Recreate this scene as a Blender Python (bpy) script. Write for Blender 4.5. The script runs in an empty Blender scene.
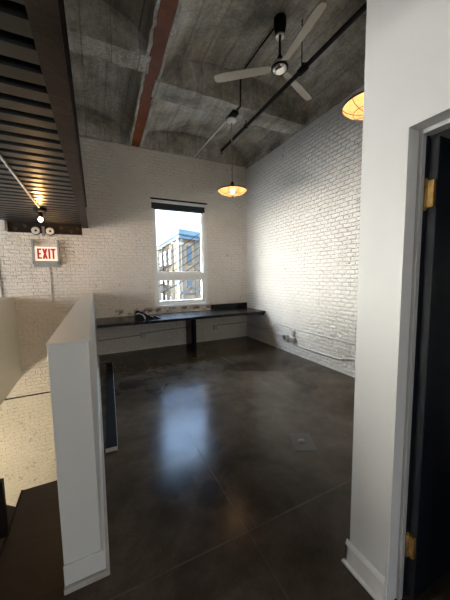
import bpy, bmesh, math, random
from mathutils import Vector, Matrix, noise
random.seed(7)
C = bpy.context.scene.collection
PI = math.pi

# ------------------------------------------------------------------ materials
def mat(name):
    m = bpy.data.materials.new(name); m.use_nodes = True
    nt = m.node_tree; b = nt.nodes['Principled BSDF']
    return m, nt, b
def N(nt, t, **kw):
    n = nt.nodes.new(t)
    for k, v in kw.items():
        if k in n.inputs: n.inputs[k].default_value = v
        else: setattr(n, k, v)
    return n
def L(nt, a, b): nt.links.new(a, b)
def ramp(nt, fac, stops):
    r = nt.nodes.new('ShaderNodeValToRGB')
    e = r.color_ramp.elements
    while len(e) < len(stops): e.new(0.5)
    for i, (p, c) in enumerate(stops):
        e[i].position = p; e[i].color = (c[0], c[1], c[2], 1)
    L(nt, fac, r.inputs['Fac']); return r
def coords(nt): return nt.nodes.new('ShaderNodeTexCoord').outputs['Object']
def noise_n(nt, vec, scale, detail=4, rough=.55, dist=0):
    n = nt.nodes.new('ShaderNodeTexNoise')
    n.inputs['Scale'].default_value = scale; n.inputs['Detail'].default_value = detail
    n.inputs['Roughness'].default_value = rough; n.inputs['Distortion'].default_value = dist
    L(nt, vec, n.inputs['Vector']); return n
def scaled(nt, vec, s):
    mp = nt.nodes.new('ShaderNodeMapping'); mp.inputs['Scale'].default_value = s
    L(nt, vec, mp.inputs['Vector']); return mp.outputs['Vector']
def bump(nt, b, h, strength=.3, dist=.01):
    bp = N(nt, 'ShaderNodeBump', Strength=strength, Distance=dist)
    L(nt, h, bp.inputs['Height']); L(nt, bp.outputs['Normal'], b.inputs['Normal'])
def math_n(nt, op, a, b=None, clamp=False):
    m = nt.nodes.new('ShaderNodeMath'); m.operation = op; m.use_clamp = clamp
    for i, v in enumerate((a, b)):
        if v is None: continue
        if isinstance(v, (int, float)): m.inputs[i].default_value = v
        else: L(nt, v, m.inputs[i])
    return m.outputs[0]
def mixc(nt, fac, a, b, mode='MIX'):
    m = nt.nodes.new('ShaderNodeMix'); m.data_type = 'RGBA'; m.blend_type = mode
    for sock, v in ((m.inputs[0], fac), (m.inputs[6], a), (m.inputs[7], b)):
        if isinstance(v, (int, float)): sock.default_value = v
        elif isinstance(v, tuple): sock.default_value = (*v, 1)
        else: L(nt, v, sock)
    return m.outputs[2]

def plain(name, col, rough=.5, metal=0, spec=.5, var=.12, scale=9, bmp=.05):
    m, nt, b = mat(name)
    co = coords(nt); n = noise_n(nt, co, scale)
    c = ramp(nt, n.outputs['Fac'], [(.3, tuple(x*(1-var) for x in col)), (.7, tuple(min(1, x*(1+var)) for x in col))])
    L(nt, c.outputs['Color'], b.inputs['Base Color'])
    b.inputs['Roughness'].default_value = rough; b.inputs['Metallic'].default_value = metal
    b.inputs['Specular IOR Level'].default_value = spec
    if bmp: bump(nt, b, noise_n(nt, co, scale*12).outputs['Fac'], bmp, .004)
    return m
def emit(name, col, s):
    m, nt, b = mat(name)
    b.inputs['Base Color'].default_value = (*col, 1)
    b.inputs['Emission Color'].default_value = (*col, 1); b.inputs['Emission Strength'].default_value = s
    return m

def brick_paint(name, axis, base=(.74, .715, .675), rough_amt=1.0, holes=0.0, peel=False):
    """painted old brick; axis = which world axis runs along the courses"""
    m, nt, b = mat(name)
    co = coords(nt)
    sp = nt.nodes.new('ShaderNodeSeparateXYZ'); L(nt, co, sp.inputs[0])
    cb = nt.nodes.new('ShaderNodeCombineXYZ')
    L(nt, sp.outputs[axis], cb.inputs[0]); L(nt, sp.outputs['Z'], cb.inputs[1])
    dn = noise_n(nt, co, 5.5, 3)
    off = nt.nodes.new('ShaderNodeVectorMath'); off.operation = 'MULTIPLY_ADD'
    L(nt, dn.outputs['Color'], off.inputs[0]); off.inputs[1].default_value = (.034, .034, 0); L(nt, cb.outputs[0], off.inputs[2])
    br = nt.nodes.new('ShaderNodeTexBrick')
    L(nt, off.outputs[0], br.inputs['Vector'])
    br.inputs['Color1'].default_value = (1, 1, 1, 1); br.inputs['Color2'].default_value = (.72, .72, .72, 1)
    br.inputs['Mortar'].default_value = (0, 0, 0, 1)
    br.inputs['Scale'].default_value = 1
    br.inputs['Brick Width'].default_value = .155; br.inputs['Row Height'].default_value = .0645
    br.inputs['Mortar Size'].default_value = .009; br.inputs['Mortar Smooth'].default_value = .75
    br.inputs['Bias'].default_value = 0
    big = noise_n(nt, co, 1.3, 5, .6)
    mid = noise_n(nt, co, 22, 4, .65)
    col = ramp(nt, big.outputs['Fac'], [(.3, tuple(x*.93 for x in base)), (.7, tuple(x*1.05 for x in base))]).outputs['Color']
    # joints darkened in patches, their shade put into the colour
    jn = math_n(nt, 'MULTIPLY', br.outputs['Fac'], ramp(nt, noise_n(nt, co, 3.1, 3).outputs['Fac'], [(.4, (.05,)*3), (.7, (.4,)*3)]).outputs['Color'])
    col = mixc(nt, jn, col, tuple(x*.62 for x in base))
    # small pits where paint is missing
    pit = ramp(nt, noise_n(nt, co, 13, 2, .5).outputs['Fac'], [(.70 - holes, (0,)*3), (.76 - holes, (1,)*3)]).outputs['Color']
    col = mixc(nt, math_n(nt, 'MULTIPLY', pit, .5), col, (.33, .27, .21))
    if peel:
        # flaking paint over the worktop under the window
        zz = math_n(nt, 'SUBTRACT', 1.0, math_n(nt, 'MULTIPLY', math_n(nt, 'ABSOLUTE', math_n(nt, 'SUBTRACT', sp.outputs['Z'], .845)), 11), True)
        xx = math_n(nt, 'LESS_THAN', math_n(nt, 'ABSOLUTE', math_n(nt, 'SUBTRACT', sp.outputs['X'], 1.4)), 1.1)
        pn = ramp(nt, noise_n(nt, co, 8, 3, .6).outputs['Fac'], [(.47, (0,)*3), (.55, (1,)*3)]).outputs['Color']
        pf = math_n(nt, 'MULTIPLY', math_n(nt, 'MULTIPLY', zz, xx), pn, True)
        col = mixc(nt, pf, col, (.16, .11, .075))
    L(nt, col, b.inputs['Base Color'])
    b.inputs['Roughness'].default_value = .6; b.inputs['Specular IOR Level'].default_value = .3
    h = math_n(nt, 'MULTIPLY', br.outputs['Color'], 1.0)
    h = math_n(nt, 'ADD', h, math_n(nt, 'MULTIPLY', mid.outputs['Fac'], 1.5))
    h = math_n(nt, 'ADD', h, math_n(nt, 'MULTIPLY', noise_n(nt, co, 9, 3).outputs['Fac'], 2.2))
    h = math_n(nt, 'SUBTRACT', h, math_n(nt, 'MULTIPLY', pit, .8))
    bump(nt, b, h, .8*rough_amt, .016)
    return m

def concrete_ceiling(name, base, along='Y'):
    m, nt, b = mat(name)
    co = coords(nt)
    n1 = noise_n(nt, co, 1.1, 8, .68, .5)
    n2 = noise_n(nt, scaled(nt, co, (7, .7, 3)), 1.6, 5, .6)
    n3 = noise_n(nt, co, 26, 4, .7)
    c = ramp(nt, n1.outputs['Fac'], [(.32, tuple(x*.36 for x in base)), (.5, tuple(x*.95 for x in base)), (.68, tuple(min(.9, x*1.6) for x in base))]).outputs['Color']
    c = mixc(nt, .7, c, ramp(nt, n2.outputs['Fac'], [(.3, (.45,)*3), (.7, (1.0,)*3)]).outputs['Color'], 'MULTIPLY')
    c = mixc(nt, .6, c, ramp(nt, n3.outputs['Fac'], [(.35, (.5,)*3), (.65, (1,)*3)]).outputs['Color'], 'MULTIPLY')
    # formwork board lines along the vault
    w = nt.nodes.new('ShaderNodeTexBrick')
    sp = nt.nodes.new('ShaderNodeSeparateXYZ'); L(nt, co, sp.inputs[0])
    cb = nt.nodes.new('ShaderNodeCombineXYZ'); L(nt, sp.outputs['Y'], cb.inputs[0]); L(nt, sp.outputs['X'], cb.inputs[1])
    L(nt, cb.outputs[0], w.inputs['Vector']); w.inputs['Scale'].default_value = 1
    w.inputs['Brick Width'].default_value = 3.1; w.inputs['Row Height'].default_value = .31
    w.inputs['Mortar Size'].default_value = .008; w.inputs['Mortar Smooth'].default_value = .5
    c = mixc(nt, math_n(nt, 'MULTIPLY', w.outputs['Fac'], .45), c, tuple(x*.25 for x in base))
    L(nt, c, b.inputs['Base Color']); b.inputs['Roughness'].default_value = .85
    h = math_n(nt, 'ADD', n3.outputs['Fac'], math_n(nt, 'MULTIPLY', n1.outputs['Fac'], 2))
    h = math_n(nt, 'SUBTRACT', h, math_n(nt, 'MULTIPLY', w.outputs['Fac'], .7))
    bump(nt, b, h, .9, .04)
    return m

def floor_concrete():
    m, nt, b = mat('polished_dark_concrete')
    co = coords(nt)
    n1 = noise_n(nt, co, .9, 7, .62, .6); n2 = noise_n(nt, co, 4.5, 6, .65); n3 = noise_n(nt, co, 60, 3, .6)
    c = ramp(nt, n1.outputs['Fac'], [(.33, (.027, .018, .012)), (.5, (.071, .053, .037)), (.67, (.118, .092, .066))]).outputs['Color']
    c = mixc(nt, .6, c, ramp(nt, n2.outputs['Fac'], [(.36, (.45,)*3), (.62, (1.15,)*3)]).outputs['Color'], 'MULTIPLY')
    c = mixc(nt, .35, c, ramp(nt, n3.outputs['Fac'], [(.35, (.6,)*3), (.65, (1,)*3)]).outputs['Color'], 'MULTIPLY')
    sp = nt.nodes.new('ShaderNodeSeparateXYZ'); L(nt, co, sp.inputs[0])
    wob = math_n(nt, 'MULTIPLY', noise_n(nt, co, 2.2, 2).outputs['Fac'], .012)
    def line(axis, pos, wd):
        d = math_n(nt, 'ABSOLUTE', math_n(nt, 'SUBTRACT', math_n(nt, 'ADD', sp.outputs[axis], wob), pos + .006))
        return math_n(nt, 'SUBTRACT', 1.0, math_n(nt, 'DIVIDE', d, wd), True)
    ln = math_n(nt, 'MAXIMUM', line('X', .775, .007), line('Y', 1.325, .007))
    ln = math_n(nt, 'MAXIMUM', ln, math_n(nt, 'MULTIPLY', line('X', 2.16, .009), .8))
    ln = math_n(nt, 'MULTIPLY', ln, ramp(nt, noise_n(nt, co, 3, 3).outputs['Fac'], [(.35, (.25,)*3), (.6, (1,)*3)]).outputs['Color'])
    c = mixc(nt, math_n(nt, 'MULTIPLY', ln, .6), c, (.15, .125, .10))
    # dark spill stains
    def spot(x, y, r):
        v = nt.nodes.new('ShaderNodeVectorMath'); v.operation = 'DISTANCE'
        dd = nt.nodes.new('ShaderNodeVectorMath'); dd.operation = 'MULTIPLY_ADD'
        L(nt, n2.outputs['Color'], dd.inputs[0]); dd.inputs[1].default_value = (.35, .35, 0); L(nt, co, dd.inputs[2])
        L(nt, dd.outputs[0], v.inputs[0]); v.inputs[1].default_value = (x + .175, y + .175, 0)
        return math_n(nt, 'SUBTRACT', 1.0, math_n(nt, 'POWER', math_n(nt, 'DIVIDE', v.outputs['Value'], r), 4), True)
    st = spot(.62, 2.35, .22)
    for a in ((.9, 2.2, .11), (.45, 1.95, .18), (.4, 4.1, .2), (.7, 1.7, .13)): st = math_n(nt, 'MAXIMUM', st, spot(*a))
    c = mixc(nt, math_n(nt, 'MULTIPLY', st, .7), c, (.012, .010, .009))
    L(nt, c, b.inputs['Base Color'])
    r = ramp(nt, n2.outputs['Fac'], [(.3, (.15,)*3), (.7, (.24,)*3)]).outputs['Color']
    L(nt, r, b.inputs['Roughness'])
    b.inputs['Specular IOR Level'].default_value = .15
    h = math_n(nt, 'SUBTRACT', math_n(nt, 'MULTIPLY', n2.outputs['Fac'], .6), math_n(nt, 'MULTIPLY', ln, .5))
    bump(nt, b, h, .12, .01)
    return m

def rust_metal(name, a, bcol, rough=.55):
    m, nt, b = mat(name)
    co = coords(nt); n = noise_n(nt, co, 4, 7, .7, .4); n2 = noise_n(nt, co, 30, 4)
    c = ramp(nt, n.outputs['Fac'], [(.35, a), (.6, bcol), (.75, tuple(x*1.5 for x in bcol))]).outputs['Color']
    L(nt, c, b.inputs['Base Color']); b.inputs['Roughness'].default_value = rough; b.inputs['Specular IOR Level'].default_value = .2
    bump(nt, b, math_n(nt, 'ADD', n2.outputs['Fac'], n.outputs['Fac']), .35, .008)
    return m

def wood_dark():
    m, nt, b = mat('dark_stained_boards')
    co = coords(nt)
    n = noise_n(nt, scaled(nt, co, (1.2, 14, 4)), 2.2, 5, .6)
    c = ramp(nt, n.outputs['Fac'], [(.3, (.006, .0035, .003)), (.7, (.020, .012, .009))]).outputs['Color']
    L(nt, c, b.inputs['Base Color']); b.inputs['Roughness'].default_value = .45
    bump(nt, b, n.outputs['Fac'], .2, .004)
    return m

def facade_brick(name, c1, c2):
    m, nt, b = mat(name)
    co = coords(nt)
    sp = nt.nodes.new('ShaderNodeSeparateXYZ'); L(nt, co, sp.inputs[0])
    cb = nt.nodes.new('ShaderNodeCombineXYZ'); L(nt, math_n(nt, 'ADD', sp.outputs['X'], sp.outputs['Y']), cb.inputs[0]); L(nt, sp.outputs['Z'], cb.inputs[1])
    br = nt.nodes.new('ShaderNodeTexBrick'); L(nt, cb.outputs[0], br.inputs['Vector'])
    br.inputs['Scale'].default_value = 1; br.inputs['Brick Width'].default_value = .4; br.inputs['Row Height'].default_value = .13
    br.inputs['Mortar Size'].default_value = .02
    br.inputs['Color1'].default_value = (*c1, 1); br.inputs['Color2'].default_value = (*c2, 1); br.inputs['Mortar'].default_value = (.17, .15, .13, 1)
    n = noise_n(nt, co, .8, 4)
    c = mixc(nt, .5, br.outputs['Color'], ramp(nt, n.outputs['Fac'], [(.3, (.7,)*3), (.7, (1,)*3)]).outputs['Color'], 'MULTIPLY')
    L(nt, c, b.inputs['Base Color']); b.inputs['Roughness'].default_value = .8
    return m

def glass_mat():
    m = bpy.data.materials.new('window_glass'); m.use_nodes = True
    nt = m.node_tree; nt.nodes.remove(nt.nodes['Principled BSDF'])
    out = nt.nodes['Material Output']
    t = N(nt, 'ShaderNodeBsdfTransparent', Color=(.96, .98, .97, 1)); g = N(nt, 'ShaderNodeBsdfGlossy', Roughness=.02)
    mx = N(nt, 'ShaderNodeMixShader', Fac=.05)
    L(nt, t.outputs[0], mx.inputs[1]); L(nt, g.outputs[0], mx.inputs[2]); L(nt, mx.outputs[0], out.inputs[0])
    return m
def amber_mat():
    m = bpy.data.materials.new('amber_glass'); m.use_nodes = True
    nt = m.node_tree; nt.nodes.remove(nt.nodes['Principled BSDF'])
    out = nt.nodes['Material Output']
    co = coords(nt)
    n = noise_n(nt, co, 14, 4, .6)
    c = ramp(nt, n.outputs['Fac'], [(.3, (1, .40, .10)), (.7, (1, .62, .25))]).outputs['Color']
    e = N(nt, 'ShaderNodeEmission', Strength=AMBER); L(nt, c, e.inputs['Color'])
    t = N(nt, 'ShaderNodeBsdfTransparent', Color=(1, .8, .5, 1))
    mx = N(nt, 'ShaderNodeMixShader', Fac=.35)
    L(nt, e.outputs[0], mx.inputs[1]); L(nt, t.outputs[0], mx.inputs[2]); L(nt, mx.outputs[0], out.inputs[0])
    return m

AMBER = .72
SKY_LOW, SKY_MID, SKY_HIGH, SKY_LOBE = .90, 1.1, 14.0, 13.5
EXPOSURE = 1.78
REAR, LEFT = (.6, .8), 2.6

M = {}
M['brick_back'] = brick_paint('white_painted_brick_back', 'X', (.86, .795, .72), 1.5, 0, True)
M['brick_side'] = brick_paint('white_painted_brick_side', 'Y', (.82, .80, .775), 1.6)
M['brick_low'] = brick_paint('white_painted_brick_low', 'X', (.74, .69, .60), 1.0, .045)
M['floor'] = floor_concrete()
M['vault'] = concrete_ceiling('vault_concrete', (.72, .655, .55))
M['rib'] = concrete_ceiling('rib_concrete', (.70, .65, .57))
M['plaster'] = plain('white_wall_paint', (.66, .655, .63), .5, var=.02, scale=2, bmp=.03)
M['plaster_grey'] = plain('off_white_partition_paint', (.62, .61, .575), .5, var=.02, scale=2, bmp=.03)
M['trim'] = plain('white_trim_paint', (.72, .71, .68), .4, var=.03, scale=3, bmp=.02)
M['casing'] = plain('grey_casing_paint', (.42, .415, .40), .4, var=.04, scale=3, bmp=.02)
M['shoe'] = plain('worn_trim_paint', (.42, .39, .34), .6, var=.15, scale=6)
M['door'] = plain('navy_door_paint', (.006, .008, .013), .5, 0, .15, var=.1, scale=3)
M['door_edge'] = plain('dark_door_edge_paint', (.014, .015, .018), .6, 0, .2, var=.3, scale=8)
M['brass'] = plain('old_brass', (.26, .15, .035), .5, .5, var=.4, scale=40)
M['black'] = plain('black_laminate', (.007, .007, .008), .26, 0, .25, var=.15, scale=5, bmp=.02)
M['black_board'] = plain('black_board_paint', (.004, .0045, .006), .6, 0, .08, var=.2, scale=6)
M['black_metal'] = plain('black_pipe_paint', (.006, .0055, .005), .6, 0, .2, var=.2)
M['red_steel'] = rust_metal('red_oxide_steel', (.115, .027, .005), (.17, .046, .009))
M['brown_steel'] = rust_metal('brown_painted_steel', (.0065, .0035, .0025), (.020, .0115, .0085), .5)
M['deck'] = plain('grey_corrugated_steel', (.019, .0195, .020), .36, .4, var=.2, scale=5)
M['galv'] = plain('galvanised_steel', (.42, .41, .39), .4, .6, var=.12, scale=12)
M['white_metal'] = plain('white_conduit_paint', (.60, .60, .59), .6, 0, .25, var=.08, scale=12)
M['grey_box'] = plain('grey_box_paint', (.33, .32, .30), .5, var=.1, scale=12)
M['cream'] = plain('cream_enamel', (.55, .50, .42), .35, var=.06)
M['chrome'] = plain('polished_nickel', (.75, .72, .68), .18, .9, var=.05)
M['win_white'] = plain('white_window_paint', (.78, .78, .76), .4, var=.02)
M['shade'] = plain('dark_shade_fabric', (.020, .024, .032), .7, var=.1)
M['glass'] = glass_mat()
M['amber'] = amber_mat()
M['bronze'] = plain('dark_bronze', (.06, .035, .018), .4, .6)
M['bulb'] = emit('lit_bulb', (1, .66, .30), 70)
M['deck_bulb'] = emit('lit_jar_bulb', (1, .55, .19), 150)
M['sign'] = emit('lit_sign_panel', (1, .92, .78), .11)
M['sign_red'] = emit('lit_red_letters', (.55, .008, .006), .02)
M['lens'] = plain('lamp_lens', (.62, .60, .55), .2, var=.05)
M['wood'] = wood_dark()
M['patch'] = plain('dark_floor_patch', (.018, .014, .010), .45, var=.3, scale=12)
M['patch_center'] = plain('worn_metal_plug', (.10, .085, .065), .4, .3, var=.2, scale=20)
M['fac_a'] = facade_brick('tan_facade_brick', (.21, .128, .052), (.165, .105, .052))
M['fac_b'] = facade_brick('pale_facade_brick', (.17, .13, .10), (.15, .12, .10))
M['fac_blue'] = plain('blue_grey_cornice_paint', (.08, .14, .19), .5, var=.1, scale=2)
M['fac_pale'] = plain('pale_stone', (.075, .075, .072), .7, var=.1, scale=2)
M['fac_glass'] = plain('dark_facade_window', (.05, .08, .11), .15, var=.2, scale=2)
M['asphalt'] = plain('street_asphalt', (.10, .10, .10), .9)
M['cable'] = plain('cable_sheath', (.004, .004, .004), 1, 0, 0)
M['exterior'] = plain('exterior_wall', (.30, .22, .17), .8)
M['screen'] = plain('silver_plastic', (.80, .81, .82), .25, 0, var=.05)

# ------------------------------------------------------------------ geometry
class MB:
    def __init__(s): s.bm = bmesh.new()
    def box(s, x0, x1, y0, y1, z0, z1, rot=None, piv=None):
        r = bmesh.ops.create_cube(s.bm, size=1)['verts']
        for v in r:
            v.co = Vector(((x0+x1)/2 + v.co.x*(x1-x0), (y0+y1)/2 + v.co.y*(y1-y0), (z0+z1)/2 + v.co.z*(z1-z0)))
            if rot is not None: v.co = Vector(piv) + rot @ (v.co - Vector(piv))
        return s
    def tube(s, pts, r, seg=10):
        pts = [Vector(p) for p in pts]; rings = []
        for i, p in enumerate(pts):
            d = (pts[min(i+1, len(pts)-1)] - pts[max(i-1, 0)]).normalized()
            a = d.cross(Vector((0, 0, 1)) if abs(d.z) < .9 else Vector((1, 0, 0))).normalized(); b = d.cross(a)
            rings.append([s.bm.verts.new(p + (a*math.cos(t*2*PI/seg) + b*math.sin(t*2*PI/seg))*r) for t in range(seg)])
        for i in range(len(rings)-1):
            for t in range(seg):
                f = s.bm.faces.new((rings[i][t], rings[i][(t+1) % seg], rings[i+1][(t+1) % seg], rings[i+1][t])); f.smooth = True
        s.bm.faces.new(rings[0][::-1]); s.bm.faces.new(rings[-1])
        return s
    def lathe(s, prof, c, axis='Z', seg=32, close=True):
        c = Vector(c); rings = []
        for r, h in prof:
            ring = []
            for t in range(seg):
                a = t*2*PI/seg; x, y = r*math.cos(a), r*math.sin(a)
                v = {'Z': (x, y, h), 'Y': (x, h, y), 'X': (h, x, y)}[axis]
                ring.append(s.bm.verts.new(c + Vector(v)))
            rings.append(ring)
        for i in range(len(rings)-1):
            for t in range(seg):
                f = s.bm.faces.new((rings[i][t], rings[i][(t+1) % seg], rings[i+1][(t+1) % seg], rings[i+1][t])); f.smooth = True
        if close: s.bm.faces.new(rings[0][::-1]); s.bm.faces.new(rings[-1])
        return s
    def sphere(s, c, r, sc=(1, 1, 1)):
        v = bmesh.ops.create_uvsphere(s.bm, u_segments=16, v_segments=10, radius=r)['verts']
        for q in v: q.co = Vector((q.co.x*sc[0], q.co.y*sc[1], q.co.z*sc[2])) + Vector(c)
        for f in s.bm.faces:
            if f.verts[0] in v: f.smooth = True
        return s
    def prism(s, poly, z0, z1, plane='XY'):
        def P(a, b, h): return {'XY': (a, b, h), 'XZ': (a, h, b), 'YZ': (h, a, b)}[plane]
        lo = [s.bm.verts.new(P(a, b, z0)) for a, b in poly]; hi = [s.bm.verts.new(P(a, b, z1)) for a, b in poly]
        n = len(poly)
        s.bm.faces.new(lo[::-1]); s.bm.faces.new(hi)
        for i in range(n): s.bm.faces.new((lo[i], lo[(i+1) % n], hi[(i+1) % n], hi[i]))
        return s
    def rough(s, x0, x1, y0, y1, z0, z1, n=(20, 4, 4), amp=.015, fr=5):
        t = bmesh.new(); vs = {}
        for i in range(n[0]+1):
            for j in range(n[1]+1):
                for k in range(n[2]+1):
                    if i in (0, n[0]) or j in (0, n[1]) or k in (0, n[2]):
                        p = Vector((x0+(x1-x0)*i/n[0], y0+(y1-y0)*j/n[1], z0+(z1-z0)*k/n[2]))
                        d = noise.noise_vector(p*fr)*amp + noise.noise_vector(p*fr*3)*amp*.5
                        vs[i, j, k] = s.bm.verts.new(p + d)
        def q(*k): s.bm.faces.new([vs[a] for a in k])
        for i in range(n[0]):
            for j in range(n[1]):
                q((i,j,0),(i,j+1,0),(i+1,j+1,0),(i+1,j,0)); q((i,j,n[2]),(i+1,j,n[2]),(i+1,j+1,n[2]),(i,j+1,n[2]))
        for i in range(n[0]):
            for k in range(n[2]):
                q((i,0,k),(i+1,0,k),(i+1,0,k+1),(i,0,k+1)); q((i,n[1],k),(i,n[1],k+1),(i+1,n[1],k+1),(i+1,n[1],k))
        for j in range(n[1]):
            for k in range(n[2]):
                q((0,j,k),(0,j,k+1),(0,j+1,k+1),(0,j+1,k)); q((n[0],j,k),(n[0],j+1,k),(n[0],j+1,k+1),(n[0],j,k+1))
        t.free()
        return s
    def build(s, name, m, parent=None, bevel=0, origin=None, kind=None):
        bmesh.ops.recalc_face_normals(s.bm, faces=s.bm.faces)
        vs = s.bm.verts
        if parent is not None: o3 = world_loc(parent)
        elif origin == 'world': o3 = Vector((0, 0, 0))
        elif origin is not None: o3 = Vector(origin)
        else:
            xs = [v.co.x for v in vs]; ys = [v.co.y for v in vs]
            o3 = Vector(((min(xs)+max(xs))/2, (min(ys)+max(ys))/2, min(v.co.z for v in vs)))
        for v in vs: v.co -= o3
        me = bpy.data.meshes.new(name); s.bm.to_mesh(me); s.bm.free()
        me.materials.append(M[m] if isinstance(m, str) else m)
        ob = bpy.data.objects.new(name, me); C.objects.link(ob)
        if parent is not None: ob.parent = parent
        else: ob.location = o3
        if bevel:
            b = ob.modifiers.new('bevel', 'BEVEL'); b.width = bevel; b.segments = 2; b.limit_method = 'ANGLE'
        if kind: ob['kind'] = kind
        return ob
def world_loc(o):
    v = Vector(o.location)
    while o.parent: o = o.parent; v += Vector(o.location)
    return v
def tag(o, label, cat, group=None):
    o['label'] = label; o['category'] = cat
    if group: o['group'] = group
    return o
def thing(name, loc, label, cat, group=None):
    o = bpy.data.objects.new(name, None); C.objects.link(o); o.location = loc; o.empty_display_size = .1
    return tag(o, label, cat, group)
def struct(name, mb, m, label=None, parent=None, bevel=0):
    o = mb.build(name, m, parent, bevel, 'world'); 
    if parent is None:
        o['kind'] = 'structure'; o['category'] = name.split('_')[0]
        if label: o['label'] = label
    return o

YB, XR, ZC = 5.96, 3.51, 4.25      # back wall, right wall, springing of the vaults
# ------------------------------------------------------------------ room shell
w = MB()
wx0, wx1, wz0, wz1 = 1.165, 2.425, .935, 3.26
for x0, x1, z0, z1 in ((-4.2, wx0, -.6, ZC), (wx1, XR+.3, -.6, ZC), (wx0, wx1, -.6, wz0), (wx0, wx1, wz1, ZC)):
    w.box(x0, x1, YB, YB+.42, z0, z1)
struct('wall_back', w, 'brick_back', 'white painted brick back wall with the tall window')
struct('wall_lower', MB().box(-4.2, XR+.3, YB+.005, YB+.42, -3.4, -.6), 'brick_low', 'pale painted brick wall lit warmly down in the stairwell')
struct('trim_1', MB().box(-4.2, -.25, YB-.012, YB+.02, -.605, -.588), 'brown_steel', 'thin dark joint across the stairwell brick wall')
struct('wall_right', MB().box(XR, XR+.3, -3.6, YB+.42, -.2, ZC), 'brick_side', 'rough white painted brick wall on the right')
struct('floor', MB().box(-.22, XR+.1, -3.6, YB, -.2, 0).box(-4.2, -.22, -3.6, 1.5, -.2, 0).box(-4.2, -1.46, 1.5, YB, -.2, 0),
       'floor', 'dark polished concrete floor with saw cut joints')
struct('floor_lower', MB().box(-4.2, XR, -3.6, YB+.4, -3.5, -3.4), 'floor', 'dark floor below the stairwell')
LW = (1.4, 4.8, .7, 2.42)
struct('wall_left', MB().box(-4.4, -4.2, -3.6, LW[0], -3.5, 5.1).box(-4.4, -4.2, LW[1], YB+.4, -3.5, 5.1).box(-4.4, -4.2, LW[0], LW[1], -3.5, LW[2]).box(-4.4, -4.2, LW[0], LW[1], LW[3], 5.1), 'plaster_grey', 'plain wall far left')
# wall behind the camera with two tall openings for daylight
r = MB()
ops = ((-3.8, -.6, .7, 2.4), (-.02, 1.10, .4, 4.0))
xs = [-4.2, -3.8, -.6, -.02, 1.10, XR+.3]
for i in range(5):
    x0, x1 = xs[i], xs[i+1]
    if i in (1, 3):
        a, b_ = (ops[0] if i == 1 else ops[1])[2:]
        r.box(x0, x1, -3.9, -3.6, -3.5, a); r.box(x0, x1, -3.9, -3.6, b_, 5.1)
    else: r.box(x0, x1, -3.9, -3.6, -3.5, 5.1)
struct('wall_rear', r, 'plaster', 'plain wall behind')

# vaulted concrete ceiling: shallow barrel vaults springing from the steel beams
SK = .0295                                   # the red beam runs slightly askew
def sk(y): return (y-5.9)*SK
def skew(m):
    for v in m.bm.verts: v.co.x += sk(v.co.y)
    return m
def vault(x0, x1, y0, y1, rise=.45, p=2.5, s0=0, s1=0):
    m = MB(); bm = m.bm; nx, ny = 36, 60
    g = [[None]*(ny+1) for _ in range(nx+1)]
    for i in range(nx+1):
        u = -math.cos(PI*i/nx)
        for j in range(ny+1):
            y = y0 + (y1-y0)*j/ny; a, b = x0 + s0*sk(y), x1 + s1*sk(y); x = a + (b-a)*(u+1)/2
            z = ZC + rise*max(0, 1-abs(u)**p)**(1/p)
            z += .012*noise.noise(Vector((x*2.5, y*2.5, 3))) + .007*noise.noise(Vector((x*9, y*9, 1)))
            g[i][j] = bm.verts.new((x, y, z))
    for i in range(nx):
        for j in range(ny):
            f = bm.faces.new((g[i][j], g[i+1][j], g[i+1][j+1], g[i][j+1])); f.smooth = True
    return m
bays = ((-1.75, .80), (.96, XR+.03))
cm = vault(*bays[1], -3.6, YB+.1, s0=1)
o = struct('ceiling', cm, 'vault', 'dark bare concrete vaulted ceiling')
struct('ceiling_left', vault(*bays[0], -3.6, YB+.1, s1=1), 'vault', 'dark concrete vault over the half wall')
struct('ceiling_slab', MB().box(-4.4, XR+.3, -3.9, YB+.42, 4.95, 5.1).box(-4.2, -1.75, -3.6, YB+.1, 4.3, 4.95)
       .box(XR+.03, XR+.3, -3.9, YB+.42, ZC, 4.95).box(-4.2, XR+.3, YB+.1, YB+.42, ZC, 4.95), 'vault', 'concrete slab over the vaults')
struct('ceiling_strip', skew(MB().box(.80, .96, -3.6, YB+.1, 4.33, 4.95)), 'vault', 'concrete over the red beam')
struct('trim_8', skew(MB().rough(.762, .800, -3.6, 5.9, 4.232, 4.30, (2, 150, 2), .014, 9)), 'rib', 'ragged concrete lip on the left of the red beam')
struct('trim_9', skew(MB().rough(.962, 1.0, -3.6, 5.9, 4.232, 4.30, (2, 150, 2), .014, 9)), 'rib', 'ragged concrete lip on the right of the red beam')
# cross ribs, and the concrete filling between wall top and vault
struct('trim_2', MB().rough(.88, XR+.02, 3.86, 4.22, 4.22, 4.9, (40, 6, 8), .014), 'rib', 'concrete rib crossing the right vault')
struct('trim_3', MB().rough(-1.75, .75, 3.5, 3.78, 4.22, 4.9, (40, 6, 8), .014), 'rib', 'concrete rib crossing the left vault')
struct('trim_4', MB().rough(-1.75, .81, 5.90, 6.1, 4.25, 4.9, (40, 3, 8), .012).rough(.95, XR+.02, 5.90, 6.1, 4.25, 4.9, (40, 3, 8), .012), 'vault', 'rough concrete above the back wall')
# uneven top edge of the right brick wall
struct('trim_5', MB().rough(XR-.03, XR+.1, 2.0, YB, 4.2, 4.30, (4, 60, 3), .016, 7), 'vault', 'ragged concrete edge on top of the right wall')

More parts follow.
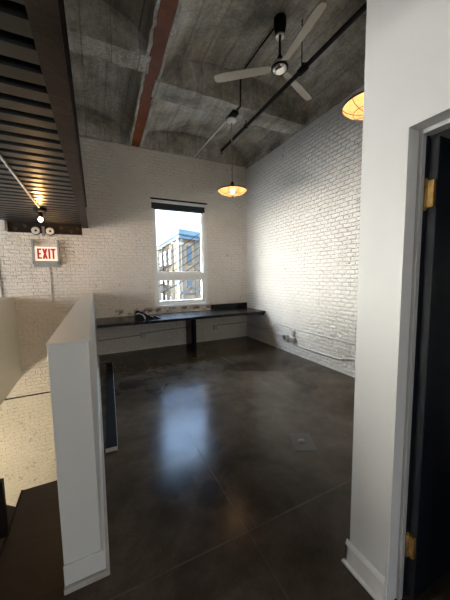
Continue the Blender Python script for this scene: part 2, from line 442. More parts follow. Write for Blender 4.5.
# partition wall on the right with the door opening
ny0, ny1, nx0, nx1, DT = -.20, .70, 1.18, 1.30, 2.186
struct('wall_partition', MB().box(nx0, nx1, ny1, .912, 0, 4.9).box(nx0, nx1, -3.6, ny0, 0, 4.9).box(nx0, nx1, ny0, ny1, DT, 4.9),
       'plaster', 'smooth white wall with the dark open door')
struct('wall_closet', MB().box(nx1, XR+.05, .80, .912, 0, 4.9), 'plaster', 'end wall of the room behind the door')
bb = MB().prism([(nx0, 0), (nx0-.030, 0), (nx0-.030, .012), (nx0-.018, .022), (nx0-.018, .118), (nx0-.006, .14), (nx0, .14)], .708, .912+.016, 'XZ')
bb.box(nx0-.018, nx1, .912, .928, 0, .12).box(nx0-.030, nx1, .912, .940, 0, .012)
struct('baseboard_right', bb, 'trim', 'white baseboard at the foot of the partition', bevel=.002)
# door: metal frame set back in the opening, leaf swung away, brass hinges
d = MB().box(1.25, nx1, .684, ny1, 0, DT).box(1.25, nx1, ny0, .684, DT-.018, DT).box(1.25, nx1, ny0, ny0+.016, 0, DT-.018)
dr = struct('door_1', d, 'casing', 'dark door standing open in a grey frame', bevel=.002)
MB().box(1.276, nx1-.002, .680, .686, 0, DT-.02).build('door_stop', 'door', dr)
leaf = MB().box(nx1+.004, nx1+.86, .645, .682, .02, DT-.03).build('door_leaf', 'door', dr, .002)
MB().box(nx1-.001, nx1+.004, .646, .681, .02, DT-.03).build('door_leaf_edge', 'door_edge', dr)
for z in (1.87, .24):
    h = MB().tube([(nx1-.018, .680, z), (nx1-.018, .680, z+.115)], .0075, 12).box(nx1-.018, nx1-.0015, .650, .680, z+.003, z+.112)
    for k in range(3): h.tube([(nx1-.019, .663+.008*(k % 2), z+.025+.032*k), (nx1-.021, .663+.008*(k % 2), z+.025+.032*k)], .004, 8)
    h.sphere((nx1-.018, .680, z+.118), .007).sphere((nx1-.018, .680, z-.003), .007)
    h.build('door_hinge', 'brass', dr)

# ------------------------------------------------------------------ window
fr = MB()
def ring(m, x0, x1, z0, z1, t, y0, y1, tb=None):
    tb = tb or t
    m.box(x0, x0+t, y0, y1, z0, z1).box(x1-t, x1, y0, y1, z0, z1).box(x0+t, x1-t, y0, y1, z1-t, z1).box(x0+t, x1-t, y0, y1, z0, z0+tb)
ring(fr, wx0, wx1-.03, wz0, wz1-.015, .055, 5.985, 6.10)
fr.box(wx0+.055, wx1-.085, 5.99, 6.09, 1.54, 1.665)
win = struct('window_1', fr, 'win_white', 'tall white sash window in the back brick wall', bevel=.004)
s1 = MB(); ring(s1, wx0+.055, wx1-.085, 1.665, 3.19, .035, 6.01, 6.07); s1.build('upper_sash', 'win_white', win, .003)
s2 = MB(); ring(s2, wx0+.055, wx1-.085, .99, 1.54, .045, 6.0, 6.07, .05); lo = s2.build('lower_sash', 'win_white', win, .003)
MB().box(1.70, 1.82, 5.975, 6.0, 1.0, 1.022).box(1.75, 1.77, 5.955, 5.985, 1.005, 1.03).build('sash_handle', 'galv', lo, .002)
MB().box(wx0+.085, wx1-.115, 6.035, 6.043, 1.70, 3.16).build('upper_pane', 'glass', win)
MB().box(wx0+.095, wx1-.125, 6.035, 6.043, 1.03, 1.50).build('lower_pane', 'glass', win)
MB().box(wx0-.02, wx1+.02, 5.945, 6.10, .895, .94).build('window_sill', 'win_white', win, .004)
MB().box(wx1-.03, wx1, 5.975, 6.10, wz0, wz1-.015).build('side_reveal', 'win_white', win)
MB().box(wx0-.02, wx1+.03, 5.95, 5.985, wz1-.012, wz1+.014).build('steel_lintel', 'black_metal', win)
m = MB()
m.box(-4.32, -4.25, LW[0], LW[1], LW[2], LW[2]+.06).box(-4.32, -4.25, LW[0], LW[1], LW[3]-.06, LW[3])
for yv in (LW[0], (LW[0]+LW[1])/2-.03, LW[1]-.06): m.box(-4.32, -4.25, yv, yv+.06, LW[2]+.06, LW[3]-.06)
wi = struct('window_4', m, 'win_white', 'window in the far left wall')
MB().box(-4.29, -4.282, LW[0]+.06, LW[1]-.06, LW[2]+.06, LW[3]-.06).build('pane', 'glass', wi)
rs = thing('roller_shade', ((wx0+wx1)/2, 5.95, 3.04), 'dark rolled up shade across the top of the window', 'roller shade')
MB().box(wx0+.0, wx1-.045, 5.945, 5.985, 3.055, 3.175).build('shade_cassette', 'shade', rs, .006)
MB().box(wx0+.05, wx1-.09, 5.958, 5.975, 3.035, 3.055).build('hem_bar', 'black_metal', rs, .002)
for ii, (x0, x1, z0, z1) in enumerate(ops):
    m = MB(); ring(m, x0, x1, z0, z1, .06, -3.8, -3.72); m.box((x0+x1)/2-.025, (x0+x1)/2+.025, -3.79, -3.73, z0+.06, z1-.06)
    wi = struct('window_%d' % (ii+2), m, 'win_white', 'window in the wall behind')
    MB().box(x0+.06, x1-.06, -3.77, -3.762, z0+.06, z1-.06).build('pane', 'glass', wi)

# ------------------------------------------------------------------ half walls and stairwell
HW = 1.29
struct('wall_half', MB().box(-.222, -.048, 1.475, YB, 0, HW-.012).box(-.226, -.045, 1.47, YB, HW-.012, HW), 'plaster_grey', 'white half wall beside the stairs', bevel=.003)
b1 = MB().box(-.2235, -.030, 1.462, 1.475, .03, .14).box(-.048, -.030, 1.475, YB, .03, .14)
struct('baseboard_half', b1, 'plaster_grey', 'baseboard around the end of the half wall', bevel=.003)
struct('trim_6', MB().box(-.226, -.012, 1.445, 1.48, 0, .028).box(-.048, -.012, 1.48, YB, 0, .028), 'shoe', 'worn shoe moulding at the foot of the half wall', bevel=.003)
struct('wall_stair', MB().box(-1.46, -1.32, 1.2, YB, -.215, HW-.02), 'plaster_grey', 'grey low wall on the far left side of the stairs', bevel=.003)
# lower space walls
struct('wall_stair_side', MB().box(-.22, -.10, -3.6, YB, -3.4, -.2), 'plaster', 'wall of the lower stair')

st = thing('stair_flight', (-.7, 2.1, -3.3), 'dark stained wooden stair going down beside the half wall', 'stairs')
pl = MB().prism([(-.222, 1.5), (-.222, 2.64), (-.655, 2.64), (-.655, 1.5)], -.215, -.18).build('landing', 'wood', st, .004)
MB().prism([(-.655, 2.66), (-.655, 1.5), (-1.31, 1.5), (-1.31, 2.95), (-.90, 2.86)], -.395, -.36).build('winder_tread', 'wood', st, .004)
MB().box(-.655, -.640, 1.5, 2.64, -.40, -.176).build('landing_nosing', 'brown_steel', st, .003)
for k in range(4):
    MB().box(-1.31-.27*(k+1), -1.31-.27*k+.02, 1.5, 1.9+.0*k, -.395-.18*(k+1), -.36-.18*(k+1)).build('tread', 'wood', st, .004)
MB().box(-2.4, -.23, 1.46, 1.5, -3.3, -.22).build('carriage', 'wood', st)
pst = thing('stair_post', (-.67, 2.22, -.176), 'short dark brown metal post at the left edge of the stair landing', 'post')
MB().box(-.690, -.645, 2.20, 2.24, -.17, .22).build('post_shaft', 'brown_steel', pst, .003)
MB().box(-.715, -.635, 2.18, 2.26, -.176, -.165).build('base_plate', 'brown_steel', pst, .002)
MB().tube([(-.675, 2.22, .10), (-1.0, 2.1, -.14), (-1.4, 2.0, -.43)], .016, 8).build('rail', 'brown_steel', pst)

# ------------------------------------------------------------------ steel above
bm_ = thing('steel_beam', (-.107, 2.0, 2.55), 'large dark brown steel beam running above the half wall', 'beam')
MB().rough(-.170, -.066, -3.6, 5.955, 2.55, 2.575, (2, 120, 1), .003, 6).build('bottom_flange', 'brown_steel', bm_)
MB().box(-.114, -.10, -3.6, 5.955, 2.575, 2.95).build('web', 'brown_steel', bm_)
MB().box(-.170, -.066, -3.6, 5.955, 2.95, 2.975).build('top_flange', 'brown_steel', bm_)
rb = thing('steel_beam', (.88, 1.2, 4.22), 'rust red steel beam between the two concrete vaults', 'beam')
skew(MB().rough(.80, .96, -3.6, 5.90, 4.235, 4.26, (2, 100, 1), .002)).build('bottom_flange', 'red_steel', rb)
skew(MB().box(.87, .89, -3.6, 5.90, 4.26, 4.40)).build('web', 'red_steel', rb)

# corrugated deck left of the brown beam
dk = MB(); y = -3.6-.067; prof = []
P = .155
while y < 5.85:
    prof += [(y, 2.665), (y+.046, 2.672), (y+.058, 2.60), (y+.143, 2.60), (y+.154, 2.672)]; y += P
prof = [(max(a, -3.59), b) for a, b in prof]
v0 = [dk.bm.verts.new((-.17, a, b)) for a, b in prof]; v1 = [dk.bm.verts.new((-4.19, a, b)) for a, b in prof]
for i in range(len(prof)-1): dk.bm.faces.new((v0[i], v0[i+1], v1[i+1], v1[i]))
dko = tag(dk.build('corrugated_deck', 'deck', None, 0, (-2.2, 1.2, 2.6)), 'dark grey corrugated metal deck overhead on the left', 'metal deck')
so = dko.modifiers.new('t', 'SOLIDIFY'); so.thickness = .004; so.offset = 1
struct('ceiling_mezzanine', MB().box(-4.2, -.115, -3.6, YB, 2.70, 2.95), 'vault', 'slab on top of the metal deck')
lg = thing('ledger_channel', (-.75, 5.92, 2.4), 'bolted dark brown steel channel across the wall above the exit sign', 'steel channel')
MB().box(-1.33, -.18, 5.945, 5.96, 2.41, 2.60).box(-1.33, -.18, 5.89, 5.96, 2.585, 2.60).box(-1.33, -.18, 5.89, 5.96, 2.41, 2.425).build('channel', 'brown_steel', lg, .002)
for x in (-1.22, -1.08, -.52, -.36, -.25):
    for z in ((2.47,) if x in (-1.22, -.36) else (2.53,)) :
        MB().lathe([(.022, -.018), (.022, 0)], (x, 5.945, z), 'Y', 6).lathe([(.03, -.004), (.03, 0)], (x, 5.945, z), 'Y', 14).build('bolt', 'bronze', lg)
struct('trim_7', MB().box(-4.2, -1.35, 5.86, YB, 2.43, 2.66), 'plaster_grey', 'pale block beside the steel channel')

# ------------------------------------------------------------------ ceiling fan (blades at rest)
fx, fy = 2.19, 2.88
fan = thing('ceiling_fan', (fx, fy, 4.05), 'three bladed cream ceiling fan hanging from the concrete vault', 'fan')
MB().lathe([(.02, .46), (.065, .50), (.075, .56), (.075, .64)], (fx, fy, 4.05), seg=24).build('mount', 'black_metal', fan)
MB().lathe([(.05, .43), (.055, .44), (.055, .46), (.02, .465)], (fx, fy, 4.05), seg=24).build('mount_ring', 'chrome', fan)
MB().tube([(fx, fy, 4.16), (fx, fy, 4.56)], .014).build('downrod', 'black_metal', fan)
mo = MB().lathe([(.05, 0), (.085, .01), (.098, .035), (.098, .085), (.07, .11), (.03, .125)], (fx, fy, 4.09), seg=32).build('motor_housing', 'chrome', fan)
MB().lathe([(.0995, .03), (.104, .035), (.104, .05), (.0995, .055)], (fx, fy, 4.09), seg=32).build('motor_band', 'black_metal', mo)
MB().lathe([(.025, .12), (.04, .14), (.02, .19), (.014, .2)], (fx, fy, 4.09), seg=24).build('rod_collar', 'black_metal', fan)
for a in (22, 142, 262):
    t = math.radians(a); m = MB()
    R = Matrix.Rotation(t, 3, 'Z') @ Matrix.Rotation(math.radians(13), 3, 'X')
    pts = [(.12, -.045), (.25, -.052), (.5, -.058), (.72, -.06), (.80, -.052), (.83, -.03), (.83, .03), (.80, .052), (.72, .06), (.5, .058), (.25, .052), (.12, .045)]
    lo_ = [m.bm.verts.new(Vector((fx, fy, 4.14)) + R @ Vector((x, yv, -.004))) for x, yv in pts]
    hi_ = [m.bm.verts.new(Vector((fx, fy, 4.14)) + R @ Vector((x, yv, .004))) for x, yv in pts]
    m.bm.faces.new(lo_[::-1]); m.bm.faces.new(hi_)
    for i in range(len(pts)): m.bm.faces.new((lo_[i], lo_[(i+1) % 12], hi_[(i+1) % 12], hi_[i]))
    bl = m.build('blade', 'cream', fan)
    ir = MB(); R2 = Matrix.Rotation(t, 3, 'Z')
    ir.box(fx+.07, fx+.20, fy-.018, fy+.018, 4.143, 4.153, R2, (fx, fy, 4.14)); ir.build('blade_bracket', 'chrome', bl)

# ------------------------------------------------------------------ pendant lamps
def pendant(loc, cord, label):
    t = thing('pendant_lamp', loc, label, 'pendant lamp', 'amber pendant lamps')
    c = Vector(loc)
    A = lambda h: c + Vector((0, 0, h))
    MB().lathe([(.012, .105), (.03, .10), (.045, .07), (.12, .048), (.215, .022), (.245, .012), (.252, .0), (.244, -.004), (.236, .006), (.12, .036), (.02, .06)], c, seg=40, close=False).build('shade', 'bronze', t)
    df = MB().lathe([(.240, .002), (.20, -.034), (.14, -.060), (.07, -.076), (.012, -.082)], c, seg=40, close=False).build('diffuser', 'amber', t)
    g = MB()
    for k in range(8):
        a = k*PI/4
        g.tube([c + Vector((r*math.cos(a), r*math.sin(a), h)) for r, h in ((.243, 0), (.203, -.039), (.142, -.066), (.072, -.082), (.01, -.088))], .0028, 6)
    for r, h in ((.245, -.002), (.142, -.066)):
        g.tube([c + Vector((r*math.cos(q*PI/20), r*math.sin(q*PI/20), h)) for q in range(41)], .004 if r > .2 else .0028, 6)
    g.build('wire_guard', 'bronze', t)
    MB().lathe([(.016, -.080), (.02, -.090), (.010, -.102), (.012, -.112), (.003, -.122)], c, seg=16).build('finial', 'brass', t)
    MB().sphere(A(-.012), .034, (1, 1, 1.1)).build('bulb', 'bulb', t)
    MB().lathe([(.02, .03), (.024, .04), (.024, .13), (.012, .15)], c, seg=20).build('socket', 'bronze', t)
    cp = [A(.165 + (cord-.165)*i/30) + Vector((.003*math.sin(i*2.1), .003*math.cos(i*2.1), 0)) for i in range(31)]
    MB().tube(cp, .009, 6).build('cord', 'galv', t)
    cn = MB().lathe([(.012, -.05), (.06, -.04), (.085, -.015), (.085, 0)], A(cord), seg=24).build('canopy', 'win_white', t)
    return t
pendant((2.17, 4.14, 3.02), 1.135, 'lit amber disc pendant hanging near the far corner beside the window')
pendant((2.50, 1.87, 3.235), 1.40, 'lit amber disc pendant half hidden behind the white wall on the right')

# ------------------------------------------------------------------ pipes and conduits overhead
sp = thing('sprinkler_pipe', (2.45, 3.0, 4.12), 'black sprinkler pipe running under the concrete vault', 'pipe')
MB().tube([(2.45, -3.6, 4.12), (2.45, 5.12, 4.12)], .027, 12).build('pipe', 'black_metal', sp)
for yv in (.6, 2.78, 4.15):
    zt = 4.24 if yv > 4 else 4.70
    MB().tube([(2.45, yv, 4.12), (2.45, yv, zt)], .006, 6).lathe([(.035, -.014), (.035, .014)], (2.45, yv, 4.12), 'Y', 14).build('hanger', 'black_metal', sp)
MB().lathe([(.042, 2.70), (.042, 2.82)], (2.45, 0, 4.12), 'Y', 14).tube([(2.45, 2.76, 4.12), (2.45, 2.76, 4.19)], .016, 8).build('tee_fitting', 'black_metal', sp)
MB().tube([(2.45, 5.12, 4.13), (2.45, 5.12, 4.06)], .012, 8).lathe([(.026, -.005), (.026, 0)], (2.45, 5.12, 4.06), 'Z', 14).build('sprinkler_head', 'brass', sp)
cz = ZC+.445
tag(MB().tube([(2.19, 2.97, cz-.02), (2.18, 3.4, cz-.02), (2.18, 3.80, cz-.03), (2.17, 3.82, cz-.06), (2.17, 3.835, 4.28), (2.17, 3.845, 4.20), (2.17, 3.968, 4.195)], .011, 8).build('conduit', 'brown_steel'),
    'dark conduit linking the fan mount to the far pendant', 'conduit', 'overhead conduits')
tag(MB().tube([(2.15, 4.24, 4.205), (2.14, 5.0, 4.215), (2.13, 5.90, 4.225)], .014, 8).build('conduit', 'win_white'),
    'thin white conduit from the far pendant to the back wall', 'conduit', 'overhead conduits')
jb = tag(MB().box(2.11, 2.21, 3.97, 4.23, 4.16, 4.215).build('junction_box', 'black_metal', None, .004), 'small black junction box above the far pendant', 'junction box')

# ------------------------------------------------------------------ deck light, emergency light, exit sign
jl = thing('jar_light', (-.66, 4.70, 2.38), 'lit bare bulb fixture under the corrugated deck above the exit sign', 'light')
MB().lathe([(.03, .155), (.075, .165), (.085, .19), (.085, .215)], (-.66, 4.70, 2.38), seg=24).build('fixture_base', 'black_metal', jl)
MB().lathe([(.026, .085), (.028, .10), (.028, .155)], (-.66, 4.70, 2.38), seg=16).build('socket', 'bronze', jl)
MB().sphere((-.66, 4.70, 2.435), .026, (1, 1, 1.25)).build('bulb', 'deck_bulb', jl)
tag(MB().tube([(-.63, -1.0, 2.588), (-.64, 2.9, 2.588), (-.66, 4.62, 2.588)], .011, 8).build('conduit', 'white_metal'), 'thin pale conduit under the metal deck running to the bare bulb', 'conduit', 'overhead conduits')
em = thing('emergency_light', (-.80, 5.87, 2.38), 'two round emergency lamp heads above the exit sign', 'emergency light')
MB().box(-.815, -.775, 5.83, 5.889, 2.36, 2.52).build('bracket', 'grey_box', em, .003)
for x in (-.90, -.685):
    hd = MB().lathe([(.03, 0), (.062, -.02), (.075, -.06), (.078, -.085), (.070, -.088)], (x, 5.885, 2.435), 'Y', 28).build('lamp_head', 'black_metal', em)
    MB().lathe([(.002, -.090), (.050, -.092), (.066, -.088)], (x, 5.885, 2.435), 'Y', 28).build('lens', 'lens', hd)
    MB().lathe([(.018, -.10), (.02, -.089)], (x, 5.885, 2.435), 'Y', 14).build('lens_cap', 'black_metal', hd)
ex = thing('exit_sign', (-.78, 5.93, 1.87), 'lit exit sign with red letters in a grey metal guard on the brick wall', 'exit sign')
MB().box(-.99, -.585, 5.935, 5.957, 1.80, 2.17).build('back_plate', 'grey_box', ex, .002)
MB().box(-.995, -.96, 5.865, 5.94, 1.86, 2.29).box(-.605, -.572, 5.865, 5.94, 1.86, 2.29).box(-.995, -.572, 5.865, 5.94, 1.85, 1.905).build('guard', 'grey_box', ex, .002)
MB().box(-.955, -.61, 5.885, 5.935, 1.91, 2.165).build('face', 'sign', ex, .002)
ly, z0, z1, t = 5.880, 1.945, 2.13, .028
def letter(ch, x, wd):
    m = MB()
    if ch == 'E': m.box(x, x+t, ly, ly+.006, z0, z1).box(x, x+wd, ly, ly+.006, z0, z0+t).box(x, x+wd, ly, ly+.006, z1-t, z1).box(x, x+wd*.85, ly, ly+.006, (z0+z1-t)/2, (z0+z1+t)/2)
    if ch == 'I': m.box(x, x+t, ly, ly+.006, z0, z1)
    if ch == 'T': m.box(x, x+wd, ly, ly+.006, z1-t, z1).box(x+(wd-t)/2, x+(wd+t)/2, ly, ly+.006, z0, z1)
    if ch == 'X':
        h = t*1.15
        m.prism([(x, z0), (x+h, z0), (x+wd, z1), (x+wd-h, z1)], ly, ly+.006, 'XZ'); m.prism([(x+wd-h, z0), (x+wd, z0), (x+h, z1), (x, z1)], ly-.001, ly+.005, 'XZ')
    m.build('letter', 'sign_red', ex)
for ch, x, wd in (('E', -.918, .066), ('X', -.842, .082), ('I', -.748, .028), ('T', -.708, .074)): letter(ch, x, wd)
tag(MB().tube([(-.752, 5.945, 1.85), (-.752, 5.945, 1.2), (-.735, 5.945, .7), (-.735, 5.945, .2)], .010, 8).build('conduit', 'brick_back'), 'painted conduit dropping below the exit sign', 'conduit', 'painted wall conduits')
tag(MB().lathe([(.105, -.012), (.11, -.008), (.11, 0)], (-1.26, YB, 2.26), 'Y', 32).build('wall_cover_plate', 'brick_back'), 'round painted cover plate on the brick left of the exit sign', 'cover plate')
tag(MB().tube([(-1.52, 5.945, 2.4), (-1.50, 5.945, 1.65), (-1.485, 5.945, 1.27)], .014, 8).build('conduit', 'grey_box'), 'grey conduit dropping to the low wall at far left', 'conduit', 'painted wall conduits')

# ------------------------------------------------------------------ worktop along the back wall
dz = .765
dt = thing('worktop_desk', (1.75, 5.55, 0), 'long black worktop along the back wall under the window', 'desk')
MB().box(-.02, XR-.01, 5.09, 5.955, dz-.055, dz).build('desktop', 'black', dt, .004)
MB().box(1.775, 1.815, 5.13, 5.70, 0, dz-.055).build('support_panel', 'black', dt, .003)
MB().box(1.74, 1.775, 5.22, 5.60, 0, dz-.055).build('support_stiffener', 'black', dt, .003)
MB().box(2.49, XR-.012, 5.925, 5.955, dz, dz+.125).build('backsplash', 'black', dt, .003)
MB().prism([(5.14, dz-.055), (5.95, dz-.055), (5.95, dz-.14), (5.14, dz-.10)], XR-.05, XR-.012, 'YZ').build('end_bracket', 'black', dt, .002)

ph = thing('desk_phone', (.80, 5.35, dz), 'small black and silver desk phone on the worktop left of the window', 'phone')
b_ = MB().prism([(.66, dz), (1.00, dz), (1.00, dz+.03), (.70, dz+.15), (.66, dz+.15)], 5.28, 5.50, 'XZ').build('phone_base', 'black', ph, .006)
hs = MB()
hpts = [(.675, 5.29, dz+.165), (.70, 5.262, dz+.17), (.80, 5.255, dz+.125), (.88, 5.262, dz+.075), (.895, 5.29, dz+.065)]
hs.tube(hpts, .019, 10); hs.sphere((.685, 5.28, dz+.158), .032, (1, 1, .8)); hs.sphere((.89, 5.28, dz+.066), .032, (1, 1, .8))
hs.build('handset', 'black_board', ph)
R = Matrix.Rotation(math.radians(21.8), 3, 'Y')
MB().box(.76, .90, 5.33, 5.47, dz+.104, dz+.114, R, (.83, 5.4, dz+.104)).build('silver_face', 'screen', ph, .003)
MB().tube([(.67, 5.279, dz+.12), (.72, 5.272, dz+.135), (.79, 5.272, dz+.10), (.83, 5.272, dz+.035), (.82, 5.272, dz+.01)], .014, 8).build('silver_trim', 'screen', ph)
nb = tag(MB().prism([(1.02, dz), (1.14, dz), (1.12, dz+.012), (1.04, dz+.055), (1.02, dz+.055)], 5.26, 5.40, 'XZ').build('card_reader', 'black', None, .004), 'small black device beside the desk phone', 'device')
MB().box(1.045, 1.10, 5.252, 5.30, dz+.035, dz+.042, Matrix.Rotation(math.radians(28), 3, 'Y'), (1.07, 5.28, dz+.035)).build('screen', 'screen', nb)

# black board lying along the half wall
bd = MB(); Rz = Matrix.Rotation(-math.atan2(.10, 2.65), 3, 'Z')
bd.box(0, .10, 0, 2.65, 0, .035); 
for v in bd.bm.verts: v.co = Rz @ v.co + Vector((.004, 2.555, 0))
bdo = tag(bd.build('long_board', 'black_board', None, .002), 'long black board lying on the floor along the half wall', 'board')
e = MB().box(-.001, .101, -.006, .0, 0, .036).box(.10, .104, 0, 2.65, .022, .036)
for v in e.bm.verts: v.co = Rz @ v.co + Vector((.004, 2.555, 0))
e.build('raw_edge', 'shoe', bdo)

# square patch in the floor
hp = MB().box(1.705-.10, 1.705+.10, 1.865-.135, 1.865+.135, 0, .002, Matrix.Rotation(math.radians(-27), 3, 'Z'), (1.705, 1.865, 0))
fp = tag(hp.build('floor_hatch', 'patch'), 'square dark patch with a pale plug set in the floor', 'floor hatch')
MB().lathe([(.035, .002), (.033, .006), (.02, .008)], (1.70, 1.87, 0), seg=24).build('plug', 'patch_center', fp)

# ------------------------------------------------------------------ wall conduits and outlets low down
rx = XR-.014
def run(pts, label, m='white_metal', r=.010):
    P3 = [(rx, a, b) for a, b in pts]
    return tag(MB().tube(P3, r, 8).build('conduit', m), label, 'conduit', 'painted wall conduits')
run([(5.93, .33), (5.10, .345), (4.98, .36), (4.83, .41), (4.74, .50), (4.68, .525), (4.29, .53), (4.20, .50), (4.165, .42), (4.155, .35)], 'bent conduit on the right wall rising from the desk end to the outlets')
run([(5.93, .28), (5.1, .30), (4.42, .305)], 'straight conduit on the right wall from under the desk to the dark outlet')
run([(4.105, .34), (4.10, .48), (4.06, .525), (3.0, .525), (1.5, .525)], 'upper conduit on the right wall running from the outlets toward the viewer')
run([(4.155, .24), (4.12, .20), (3.92, .20), (2.98, .215), (2.92, .25), (2.74, .285), (1.6, .285)], 'lower conduit on the right wall with a bend at its near end', 'white_metal', .012)
for yv, zv, lab, dark in ((4.36, .30, 'white outlet box with a dark socket on the right wall', True), (4.13, .29, 'white outlet box nearest the viewer on the right wall', False)):
    ob = thing('outlet_box', (rx, yv, zv-.05), lab, 'outlet', 'outlet boxes on the right wall')
    MB().box(XR-.05, XR, yv-.06, yv+.06, zv-.055, zv+.055).build('box', 'white_metal', ob, .004)
    MB().box(XR-.055, XR-.05, yv-.05, yv+.05, zv-.048, zv+.048).build('face_plate', 'galv', ob, .002)
    for dzv in (-.02, .02): MB().box(XR-.059, XR-.055, yv-.018, yv+.018, zv+dzv-.014, zv+dzv+.014).build('socket', 'black' if dark else 'grey_box', ob, .002)
cy = YB-.014
tag(MB().tube([(-.02, cy, .30), (.80, cy, .33), (.90, cy, .335), (.95, cy, .365), (1.82, cy, .405), (2.15, cy, .40)], .012, 8).build('conduit', 'grey_box'), 'conduit on the back wall under the left half of the worktop', 'conduit', 'painted wall conduits')
tag(MB().tube([(2.62, cy, .33), (2.66, cy, .37), (3.3, cy, .375), (3.49, cy, .38)], .012, 8).build('conduit', 'grey_box'), 'conduit on the back wall under the right half of the worktop', 'conduit', 'painted wall conduits')
for x, z, lab in ((.87, .32, 'small outlet box on the back wall under the left worktop'), (2.60, .32, 'small outlet box on the back wall under the right worktop')):
    ob = thing('outlet_box', (x, cy, z-.05), lab, 'outlet', 'outlet boxes under the worktop')
    MB().box(x-.05, x+.05, YB-.045, YB, z-.05, z+.05).build('box', 'grey_box', ob, .004)
    MB().box(x-.042, x+.042, YB-.05, YB-.045, z-.042, z+.042).build('face_plate', 'white_metal', ob, .002)

# ------------------------------------------------------------------ street outside
struct('ground_street', MB().box(-60, 70, YB+.5, 90, -4.1, -4.0), 'asphalt', 'street outside')
struct('wall_exterior', MB().box(-14, -4.2, YB, YB+.42, -4, 5.1).box(XR+.3, 14, YB, YB+.42, -4, 5.1), 'exterior', 'outer wall of the building')
bl = thing('brick_building', (9, 30, -4), 'tan brick corner building with a blue cornice across the street', 'building')
foot = [(7.4, 25), (13.6, 28.2), (16, 40), (8.2, 40)]
MB().prism(foot, -4, 5.55).build('wall', 'fac_a', bl)
def grow(k):
    cx, cyy = sum(p[0] for p in foot)/4, sum(p[1] for p in foot)/4
    return [(cx+(a-cx)*k, cyy+(b-cyy)*k) for a, b in foot]
MB().prism(grow(1.035), 5.15, 5.5).prism(grow(1.055), 5.5, 5.8).prism(grow(1.02), 5.8, 6.0).build('cornice', 'fac_blue', bl)
MB().prism(grow(1.02), -.15, .15).build('belt_course', 'fac_pale', bl)
def on_face(a, b, s, z0, z1, wd, name, m, dep=.08):
    a, b = Vector((*a, 0)), Vector((*b, 0)); d = (b-a).normalized(); n = Vector((d.y, -d.x, 0))
    if n.dot(Vector((11, 33, 0))-a) > 0: n = -n
    p = a + d*s; m_ = MB(); q = [p - d*wd/2 - n*.05, p + d*wd/2 - n*.05, p + d*wd/2 + n*dep, p - d*wd/2 + n*dep]
    m_.prism([(v.x, v.y) for v in q], z0, z1); return m_.build(name, m, bl)
for s in (1.2, 3.0, 4.8):
    for z0, z1 in ((-3.2, -.7), (.6, 2.1), (2.9, 4.5)):
        wv = on_face(foot[0], foot[1], s, z0, z1, .62, 'window', 'fac_glass')
        on_face(foot[0], foot[1], s, z0-.15, z0, .85, 'window_sill', 'fac_pale', .14)
for s in (1.5, 4.5, 7.5, 10.5):
    for z0, z1 in ((-3.2, -.7), (.6, 2.1), (2.9, 4.5)):
        on_face(foot[0], foot[3], s, z0, z1, 1.1, 'window', 'fac_glass')
        on_face(foot[0], foot[3], s, z0-.15, z0, 1.4, 'window_sill', 'fac_pale', .14)
for s in (.2, 2.1, 3.9, 6.6): on_face(foot[0], foot[1], s, -4, 5.2, .28, 'pilaster', 'fac_pale', .16)
for s in (.25, 3.0, 6.0, 9.0): on_face(foot[0], foot[3], s, -4, 5.2, .35, 'pilaster', 'fac_pale', .16)
struct('wall_alley', MB().box(-2.5, 5.2, 30, 46, -4, 9.5), 'fac_b', 'unseen block added to shade the left face of the tan building')  # out of view, added to keep the sky lobe off the tan building
po = thing('utility_pole', (4.55, 15.5, -4), 'thin utility pole in front of the tan building', 'pole')
MB().tube([(4.45, 15.5, -4), (4.45, 15.5, 2.0), (4.45, 15.5, 3.75)], .05, 10).build('pole_shaft', 'grey_box', po)
MB().box(4.1, 4.8, 15.45, 15.55, 3.45, 3.53).build('crossarm', 'grey_box', po)
names = ['lowest', 'second lowest', 'third from the bottom', 'fourth from the bottom', 'fifth from the bottom', 'topmost']
for k, nm in enumerate(names):
    z = 1.15+.30*k
    pts = []
    for i in range(13):
        u = i/12; pts.append((1.5+5.5*u, 12+.4*k, z + 3.4*u - .4*(4*u*(1-u)) - .75))
    tag(MB().tube(pts, .019, 6).build('overhead_cable', 'cable'), '%s of the dark cables slanting across the window view' % nm, 'cable', 'overhead cables outside')

# ------------------------------------------------------------------ light
W = bpy.data.worlds.new('sky'); bpy.context.scene.world = W; W.use_nodes = True
nt = W.node_tree; bg = nt.nodes['Background']
tc = nt.nodes.new('ShaderNodeTexCoord'); s_ = nt.nodes.new('ShaderNodeSeparateXYZ'); L(nt, tc.outputs['Generated'], s_.inputs[0])
rp = ramp(nt, s_.outputs['Z'], [(0.0, (.68, .84, 1)), (.20, (.62, .80, 1)), (.34, (.38, .58, 1)), (.6, (.48, .68, 1)), (1, (.55, .75, 1))])
L(nt, rp.outputs['Color'], bg.inputs['Color'])
sr = ramp(nt, s_.outputs['Z'], [(0, (SKY_LOW/SKY_HIGH,)*3), (.17, (SKY_LOW/SKY_HIGH,)*3), (.40, (SKY_MID/SKY_HIGH,)*3), (.78, (1, 1, 1))])
sky = math_n(nt, 'MULTIPLY', sr.outputs['Color'], SKY_HIGH)
# dimming added to the unseen rear sky to darken rear-facing walls
bk = nt.nodes.new('ShaderNodeMapRange'); L(nt, s_.outputs['Y'], bk.inputs['Value'])
bk.inputs['From Min'].default_value = -.45; bk.inputs['From Max'].default_value = .05
bk.inputs['To Min'].default_value = .22; bk.inputs['To Max'].default_value = 1.0
sky = math_n(nt, 'MULTIPLY', sky, bk.outputs[0])
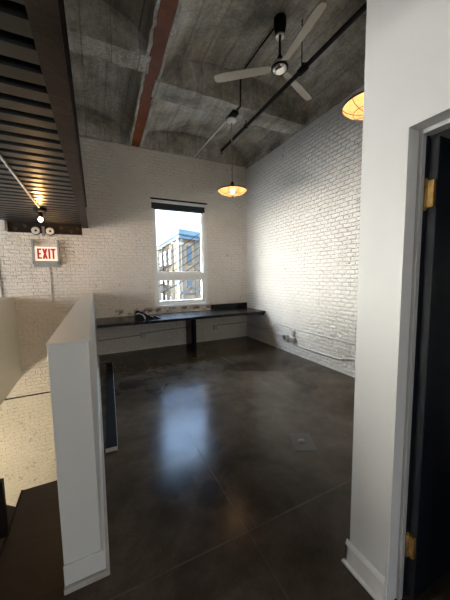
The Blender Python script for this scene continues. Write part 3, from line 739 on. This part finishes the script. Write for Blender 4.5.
# bright lobe added low in the unseen left sky to light the right wall
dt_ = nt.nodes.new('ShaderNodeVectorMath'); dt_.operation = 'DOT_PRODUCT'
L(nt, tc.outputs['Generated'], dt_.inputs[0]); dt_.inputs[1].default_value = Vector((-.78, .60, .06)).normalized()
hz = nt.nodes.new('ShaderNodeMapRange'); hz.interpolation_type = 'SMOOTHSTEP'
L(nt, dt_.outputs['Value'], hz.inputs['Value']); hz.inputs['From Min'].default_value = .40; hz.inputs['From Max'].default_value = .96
hzf = math_n(nt, 'MULTIPLY', hz.outputs[0], SKY_LOBE)
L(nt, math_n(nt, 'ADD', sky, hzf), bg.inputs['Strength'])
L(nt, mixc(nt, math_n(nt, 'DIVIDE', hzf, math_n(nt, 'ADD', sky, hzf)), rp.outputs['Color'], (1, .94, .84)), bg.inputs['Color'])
def portal(x0, x1, y, z0, z1, into):
    l = bpy.data.lights.new('daylight_portal', 'AREA'); l.shape = 'RECTANGLE'; l.size = x1-x0; l.size_y = z1-z0
    l.cycles.is_portal = True
    o = bpy.data.objects.new('daylight_portal', l); C.objects.link(o)
    o.location = ((x0+x1)/2, y, (z0+z1)/2); o.rotation_euler = (math.radians(90)*(-1 if into < 0 else 1), 0, 0)
portal(wx0, wx1, 6.2, wz0, wz1, -1)
def daylight(name, loc, rot, sx, sy, rad, col):
    l = bpy.data.lights.new(name, 'AREA'); l.shape = 'RECTANGLE'; l.size = sx; l.size_y = sy
    l.energy = rad*PI*sx*sy; l.color = col
    o = bpy.data.objects.new(name, l); C.objects.link(o); o.location = loc; o.rotation_euler = rot
for (x0, x1, z0, z1), rad in zip(ops, REAR):
    daylight('window_daylight', ((x0+x1)/2, -3.70, (z0+z1)/2), (math.radians(90), 0, 0), x1-x0-.12, z1-z0-.12, rad, (1, .97, .92))
daylight('window_daylight', (-4.24, (LW[0]+LW[1])/2, (LW[2]+LW[3])/2), (math.radians(90), 0, math.radians(-90)), LW[1]-LW[0]-.12, LW[3]-LW[2]-.12, LEFT, (.97, .985, 1))
sun = bpy.data.lights.new('sun', 'SUN'); sun.energy = 3.2; sun.angle = .02; sun.color = (1, .88, .68)
so_ = bpy.data.objects.new('sun', sun); C.objects.link(so_)
so_.rotation_euler = Vector((.55, .75, -.75)).to_track_quat('-Z', 'Y').to_euler(); so_.location = (-6, -10, 12)
pl_ = bpy.data.lights.new('lower_room_lamp', 'POINT'); pl_.energy = 52; pl_.color = (1, .86, .62); pl_.shadow_soft_size = .06
po_ = bpy.data.objects.new('lower_room_lamp', pl_); C.objects.link(po_); po_.location = (-2.75, 4.0, -1.4)

# ------------------------------------------------------------------ camera
cam = bpy.data.cameras.new('camera'); co_ = bpy.data.objects.new('camera', cam); C.objects.link(co_)
cam.sensor_fit = 'HORIZONTAL'; cam.sensor_width = 36; cam.lens = 36*267/450; cam.clip_start = .02
Rm = Matrix(((.89960966, .05354759, -.43339948), (-.436453, .07721861, -.89640731), (-.01453394, .99557518, .09283761)))
# camera looks along -Z; its axes are the columns
m4 = Rm.to_4x4(); m4[2][3] = 1.6
# forward = -(third column): flip so that it looks toward +Y
co_.matrix_world = m4
sc = bpy.context.scene
sc.camera = co_
sc.view_settings.view_transform = 'Standard'; sc.view_settings.look = 'None'
sc.view_settings.exposure = EXPOSURE; sc.view_settings.gamma = 1; sc.view_settings.use_curve_mapping = False
sc.cycles.use_denoising = True
sc.cycles.max_bounces = 12; sc.cycles.diffuse_bounces = 8; sc.cycles.transparent_max_bounces = 12
sc.cycles.sample_clamp_indirect = 8
sc.cycles.caustics_reflective = False; sc.cycles.caustics_refractive = False
